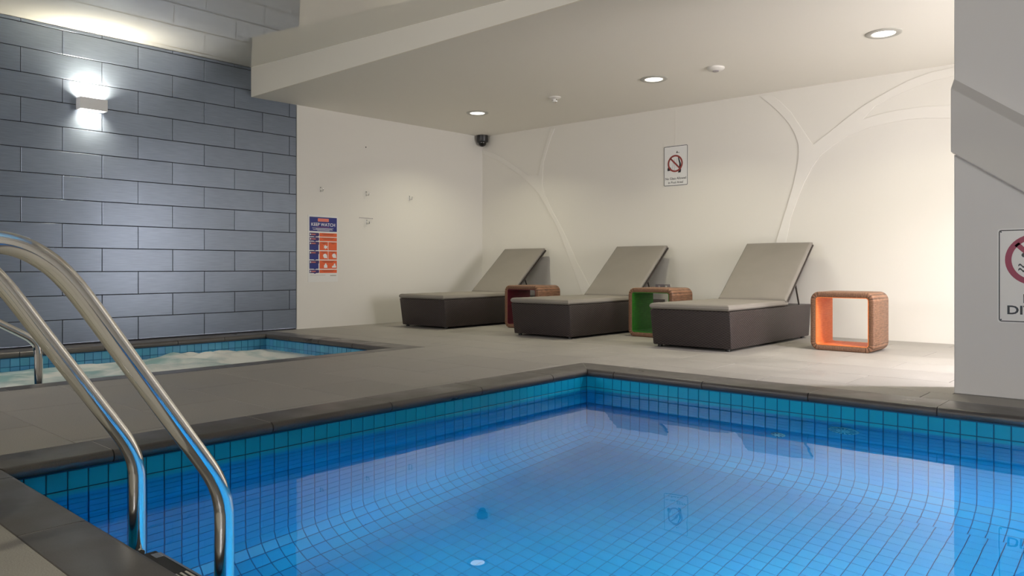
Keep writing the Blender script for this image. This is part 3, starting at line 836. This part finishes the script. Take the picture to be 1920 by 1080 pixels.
downlight(8.6, -9.4, 'added round fill downlight in glossy ceiling over the near deck at right', gloss_z(8.6) - .004, 8)  # unseen lamp, added for more light from behind the camera
sp = tag(empty('ceiling_sprinkler', (2.54, -1.435, soffit(2.54, -1.435))), 'small white sprinkler head between two downlights on lowered ceiling', 'sprinkler')
build('rose', MB().lathe([(.075, 0), (.075, -.006), (.055, -.018), (.03, -.024), (0, -.024)], 32), 'white_plastic', sp, 40)
build('head', MB().lathe([(.022, -.02), (.022, -.05), (.034, -.052), (.034, -.058), (0, -.058)], 24), 'white_plastic', sp, 40)
for s in (-1, 1): build('arm', MB().tube([(s * .03, 0, -.02), (s * .034, 0, -.045), (s * .012, 0, -.066)], .006, 8), 'chrome', sp, 40)
sd = tag(empty('smoke_detector', (4.535, -1.404, soffit(4.535, -1.404))), 'low white round smoke detector between two downlights on lowered ceiling', 'smoke detector')
build('body', MB().lathe([(.085, 0), (.085, -.012), (.072, -.026), (.03, -.034), (0, -.034)], 32), 'white_plastic', sd, 40)
build('grille', MB().lathe([(.030, -.030), (.030, -.040), (0, -.042)], 24), 'grey_plastic', sd, 40)
# dome camera in the corner
dc = tag(empty('dome_camera', (.10, -.10, 2.66)), 'black dome security camera high in the corner', 'camera')
build('mount', MB().lathe([(.085, .07), (.085, -.015), (.078, -.03), (.064, -.036)], 32), 'black_plastic', dc, 40)
build('dome', MB().lathe([(.062, -.03)] + [(.062 * math.cos(a), -.036 - .062 * math.sin(a)) for a in [math.pi / 2 * i / 8 for i in range(9)]], 32), 'dome_black', dc, 60)

# wall sconces
def sconce(y, label):
    root = tag(empty('wall_sconce', (.0, y, 2.32)), label, 'wall light', 'up and down lights on the tiled wall')
    hw, hh, d, t = .122, .056, .115, .008
    mb = MB()
    mb.box(.001, t, -hw, hw, -hh, hh); mb.box(d - t, d, -hw, hw, -hh, hh); mb.box(t, d - t, -hw, -hw + t, -hh, hh); mb.box(t, d - t, hw - t, hw, -hh, hh)
    build('housing', mb, 'sconce_metal', root)
    for s in (-1, 1):
        build('diffuser', MB().box(t + .001, d - t - .001, -hw + t + .001, hw - t - .001, *sorted((s * (hh - .016), s * (hh - .012)))), 'sconce_glow', root)
        area_light('sconce_light', (.058, 0, s * (hh - .010)), (0, 0, s), .085, .20, SCONCE_W * (1 if s > 0 else .28), SCONCE_C, root, spread=140 if s > 0 else 115)
sconce(-5.522, 'lit silver box wall lamp shining up and down on slate tiles')
sconce(-7.61, 'silver box wall lamp further along the slate tiles')

# ------------------------------------------------------------------ signs
class Sign:
    """flat printed board: pieces laid in (u, v) with v up, n towards the viewer"""
    def __init__(s, name, P, U, Nrm, label, cat):
        s.root = tag(empty(name, P), label, cat); s.U = Vector(U); s.V = Vector((0, 0, 1)); s.N = Vector(Nrm); s.lay = 0
    def pt(s, u, v, n): return s.U * u + s.V * v + s.N * n
    def poly(s, name, pts, mat, n0, t=.0006, parent=None):
        mb = MB().prism(pts, s.N * n0, s.U, s.V, s.N * t)
        return build(name, mb, mat, parent or s.root)
    def rect(s, name, u0, u1, v0, v1, mat, n0, t=.0006, r=0, parent=None):
        if r <= 0: p = [(u0, v0), (u1, v0), (u1, v1), (u0, v1)]
        else: p = [(a + (u0 + u1) / 2, b_ + v0) for a, b_ in rounded(u1 - u0, v1 - v0, r, 4)]
        return s.poly(name, p, mat, n0, t, parent)
    def ring(s, name, cu, cv, r0, r1, mat, n0, n=48, pu=1.0):
        vs = []; fs = []
        for h_ in (n0, n0 + .0006):
            for r in (r0, r1):
                for k in range(n):
                    a = 2 * math.pi * k / n; vs.append(s.pt(cu + r * math.cos(a) * pu, cv + r * math.sin(a), h_))
        for k in range(n):
            j = (k + 1) % n
            fs += [(2 * n + k, 2 * n + j, 3 * n + j, 3 * n + k), (k, j, n + j, n + k), (k, j, 2 * n + j, 2 * n + k), (n + k, n + j, 3 * n + j, 3 * n + k)]
        return build(name, MB().add(vs, fs), mat, s.root)
    def border(s, name, u0, u1, v0, v1, r, w, mat, n0):
        a = [(p + (u0 + u1) / 2, q + v0) for p, q in rounded(u1 - u0, v1 - v0, r, 4)]
        c_ = [(p + (u0 + u1) / 2, q + v0 + w) for p, q in rounded(u1 - u0 - 2 * w, v1 - v0 - 2 * w, max(.001, r - w), 4)]
        n = len(a); vs = [s.pt(p, q, n0 + h_) for h_ in (0, .0006) for lp in (a, c_) for p, q in lp]; fs = []
        for k in range(n):
            j = (k + 1) % n
            fs += [(2 * n + k, 2 * n + j, 3 * n + j, 3 * n + k), (k, j, n + j, n + k), (k, j, 2 * n + j, 2 * n + k), (n + k, n + j, 3 * n + j, 3 * n + k)]
        return build(name, MB().add(vs, fs), mat, s.root)
    def text(s, body, cu, v0, width, height, mat, n0, bold=.0, name='lettering', parent=None):
        cu_ = bpy.data.curves.new('lettering', 'FONT'); cu_.body = body; cu_.size = 1; cu_.offset = bold
        cu_.resolution_u = 3
        to = bpy.data.objects.new('tmp', cu_); COL.objects.link(to)
        dg = bpy.context.evaluated_depsgraph_get()
        me = bpy.data.meshes.new_from_object(to.evaluated_get(dg))
        bpy.data.objects.remove(to); bpy.data.curves.remove(cu_)
        xs = [v.co.x for v in me.vertices]; ys = [v.co.y for v in me.vertices]
        sx = width / (max(xs) - min(xs)); cap = .73; x0 = (max(xs) + min(xs)) / 2
        for v in me.vertices: v.co = s.pt(cu + (v.co.x - x0) * sx, v0 + v.co.y * height / cap, n0)
        me.name = 'lettering'; me.materials.clear()
        return link(name, me, mat, parent or s.root)

# KEEP WATCH poster on the white panel: u = +y
W_, H_ = .435, .815
S = Sign('safety_poster', (.0045, -2.8505, .565), (0, 1, 0), (1, 0, 0), 'orange and navy KEEP WATCH safety poster on the white wall', 'poster')
S.rect('board', -W_ / 2, W_ / 2, 0, H_ + .01, 'sign_white', 0, .003, r=.008)
T0 = .0031
k = W_ / .435
hd = S.rect('header', -.2, .2, .625, .80, 'print_navy', T0)
S.rect('header_tag', -.08, .08, .745, .785, 'print_salmon', T0 + .0006, parent=hd, r=.006)
S.text('KEEP WATCH', 0, .690, .345, .040, 'print_white', T0 + .0012, .010, parent=hd)
S.rect('underline', -.09, .085, .677, .681, 'print_red', T0 + .0006, parent=hd)
for i, (a, b_) in enumerate(((-.16, .15), (-.11, .13), (-.15, .14), (-.09, .09))):
    S.rect('text_line', a, b_, .662 - i * .0095, .6655 - i * .0095, 'print_white', T0 + .0006, parent=hd)
rows = [(.560, .605, 1), (.505, .550, 1), (.392, .495, 2), (.277, .380, 2), (.162, .265, 1), (.110, .150, 1)]
for i, (v0, v1, ncol) in enumerate(rows):
    lb = S.rect('step_label', -.2, -.07, v0, v1, 'print_navy', T0)
    S.poly('arrow', [(-.145, v0 + .001), (-.122, v0 - .010), (-.10, v0 + .001)], 'print_navy', T0, parent=lb)
    S.rect('step_tab', -.2, -.062, v1 - .040, v1, 'print_purple', T0 + .0006, r=.012, parent=lb)
    S.rect('tab_letter', -.192, -.178, v1 - .030, v1 - .012, 'print_white', T0 + .0012, parent=lb)
    S.rect('tab_word', -.172, -.112, v1 - .026, v1 - .016, 'print_salmon', T0 + .0012, parent=lb)
    if ncol == 1: pn = [S.rect('step_panel', -.055, .2, v0, v1, 'print_orange', T0)]
    else: pn = [S.rect('step_panel', -.055, .068, v0, v1, 'print_orange', T0), S.rect('step_panel', .075, .2, v0, v1, 'print_orange', T0)]
    for q, p_ in enumerate(pn):
        a, b_ = ((-.02, .16) if ncol == 1 else ((-.03, .05), (.1, .18))[q])
        S.rect('text_line', a, b_, v1 - .014, v1 - .009, 'print_brown', T0 + .0006, parent=p_)
        S.rect('text_line', a + .02, b_ - .02, v1 - .024, v1 - .0195, 'print_brown', T0 + .0006, parent=p_)
def blob(cu, cv, pts, par): S.poly('pictogram', [(cu + a, cv + b_) for a, b_ in pts], 'print_white', T0 + .0006, parent=par)
star = [(-.030, .022), (-.012, .016), (.0, .028), (.012, .016), (.036, .014), (.024, .0), (.034, -.016), (.012, -.012), (-.004, -.026), (-.008, -.010), (-.028, -.012), (-.014, .004)]
head = [(-.022, -.012), (-.030, .008), (-.018, .028), (.006, .032), (.026, .018), (.030, -.004), (.034, -.028), (.014, -.022), (-.006, -.026)]
house = [(-.024, -.026), (-.026, .004), (-.014, .012), (-.006, .030), (.006, .030), (.012, .014), (.022, .004), (.024, -.026)]
kids = [(-.030, -.024), (-.030, -.004), (-.008, .002), (.0, .026), (.016, .030), (.020, .006), (.030, -.006), (.030, -.024)]
panels = [o for o in S.root.children if o.name.startswith('step_panel')]
blob(.030, .430, star, panels[2]); blob(.025, .318, head, panels[4]); blob(.158, .322, head, panels[5])
blob(.035, .200, house, panels[6]); blob(.158, .200, kids, panels[6])
S.rect('text_line', -.19, .03, .082, .086, 'trim_grey', T0); S.rect('text_line', .10, .19, .072, .084, 'trim_grey', T0)

# No Glass sign on the back wall, hung from the ceiling on a cord: u = +x
S = Sign('no_glass_sign', (3.309, -.002, 1.75), (1, 0, 0), (0, -1, 0), 'white sign reading No Glass Allowed in Pool Area on cream wall', 'sign')
S.rect('board', -.166, .166, 0, .495, 'sign_white', 0, .004, r=.014)
S.border('border', -.163, .163, .003, .492, .014, .006, 'print_black', .0041)
S.ring('ban_ring', -.006, .275, .085, .106, 'print_brick', .0052, pu=.98)
s2 = math.sqrt(.5)
S.poly('ban_bar', [(-.006 + a * s2 - b_ * s2 * -1, .275 - a * s2 + b_ * s2) for a, b_ in ((-.092, -.010), (.092, -.010), (.092, .010), (-.092, .010))], 'print_brick', .0052)
S.poly('bottle', [(.030, .160), (.068, .160), (.074, .185), (.072, .27), (.052, .325), (.042, .36), (.030, .36), (.036, .320), (.050, .27), (.044, .19)], 'print_black', .0042)
S.poly('cup', [(-.112, .188), (-.072, .192), (-.060, .205), (-.070, .232), (-.084, .222), (-.104, .236), (-.114, .215)], 'print_black', .0042)
S.poly('splash', [(.006, .402), (.022, .432), (.030, .402), (.044, .412), (.052, .402)], 'print_black', .0042)
for a, b_, c_, d_ in ((-.05, .21, -.03, .30), (-.02, .19, -.016, .33), (.0, .22, .02, .34), (-.09, .27, -.04, .28)):
    S.poly('crack', [(a, b_), (a + .003, b_), (c_ + .003, d_), (c_, d_)], 'grey_plastic', .0042)
S.text('No Glass Allowed', 0, .078, .285, .030, 'print_black', .0042, .012)
S.text('in Pool Area!', 0, .030, .205, .028, 'print_black', .0042, .012)
build('cord', MB().tube([(0, -.003, .49), (0, -.003, .945)], .0012, 8), 'relief_white', S.root)

# No diving sign on the pier: u = +x
S = Sign('no_diving_sign', (7.354, yc - .001, .433), (1, 0, 0), (0, -1, 0), 'white NO DIVING sign with red ring on the grey pier', 'sign')
S.rect('board', -.179, .179, -.004, .527, 'sign_white', 0, .003, r=.012)
S.border('border', -.173, .173, .002, .521, .014, .0055, 'print_black', .0031)
for a in (-.162, .162):
    for b_ in (.013, .510): S.ring('screw', a, b_, .0001, .004, 'print_black', .0032, 12)
S.ring('ban_ring', 0, .352, .112, .143, 'print_red', .0044)
S.poly('ban_bar', [(a * s2 + b_ * s2, .352 - a * s2 + b_ * s2) for a, b_ in ((-.125, -.013), (.125, -.013), (.125, .013), (-.125, .013))], 'print_red', .0044)
def wave(cv):
    up = [(-.080 + .16 * i / 24, cv + .008 * math.sin(i * math.pi / 2.5) + .005) for i in range(25)]
    return up + [(a, b_ - .010) for a, b_ in reversed(up)]
S.poly('wave', wave(.318), 'print_black', .0032); S.poly('wave', wave(.294), 'print_black', .0032)
S.poly('diver', [(-.050, .330), (-.046, .352), (-.030, .358), (-.004, .384), (.024, .414), (.044, .424), (.052, .414), (.030, .398), (.012, .376), (.0, .352), (-.014, .336), (-.034, .340), (-.042, .330)], 'print_black', .0032)
S.ring('diver_head', -.052, .378, .0001, .013, 'print_black', .0032, 24)
S.text('NO', 0, .111, .112, .050, 'print_black', .0032, .022)
S.text('DIVING', 0, .046, .264, .050, 'print_black', .0032, .022)

# ------------------------------------------------------------------ small wall things
def hook(y, z, label):
    root = tag(empty('coat_hook', (.0042, y, z)), label, 'hook', 'chrome hooks on the white wall')
    build('plate', MB().box(0, .005, -.010, .010, -.02, .042), 'chrome', root, bevel=.002)
    build('peg', MB().tube(smooth_path([(.004, 0, .0), (.03, 0, -.012), (.05, 0, -.010), (.058, 0, .012)], 4), [.006] * 13, 10), 'chrome', root, 40)
    build('knob', MB().lathe([(0, -.012), (.010, -.006), (.012, 0), (.010, .006), (0, .012)], 14, Matrix.Translation((.058, 0, .018))), 'chrome', root, 40)
    build('screw', MB().lathe([(.005, 0), (.005, .002), (0, .003)], 10, Matrix.Translation((.005, 0, .034)) @ Matrix.Rotation(math.pi / 2, 4, 'Y')), 'print_black', root)
hook(-2.889, 1.697, 'small chrome hook on white wall above the KEEP WATCH poster')
hook(-2.190, 1.695, 'small chrome hook high above the narrow grey label strip')
hook(-1.455, 1.689, 'small chrome hook on white wall nearest the corner')
hook(-2.183, 1.325, 'small chrome hook just under the narrow grey label strip')
st = tag(build('label_strip', MB().box(.0042, .007, -2.311, -2.070, 1.375, 1.400), 'white_plastic'), 'narrow pale label strip above a hook on the white wall', 'label')
for i in range(9):
    a = -2.300 + i * .025
    build('print_mark', MB().box(.007, .0074, a, a + .016, 1.382, 1.393), 'grey_plastic', st)
tag(build('wall_plug', MB().lathe([(.008, 0), (.008, .003), (0, .004)], 12, Matrix.Translation((.004, -2.196, 2.314)) @ Matrix.Rotation(math.pi / 2, 4, 'Y')), 'print_black'), 'tiny dark screw hole cap high on the white wall', 'screw')
ol = tag(empty('power_outlet', (3.13, 0, .48)), 'grey power outlet low on cream wall behind the green-lined table', 'outlet')
build('plate', MB().box(-.105, .105, -.010, 0, -.055, .055), 'grey_plastic', ol, bevel=.004)
for s in (-1, 1): build('switch', MB().box(s * .05 - .012, s * .05 + .012, -.014, -.010, .012, .036), 'white_plastic', ol)
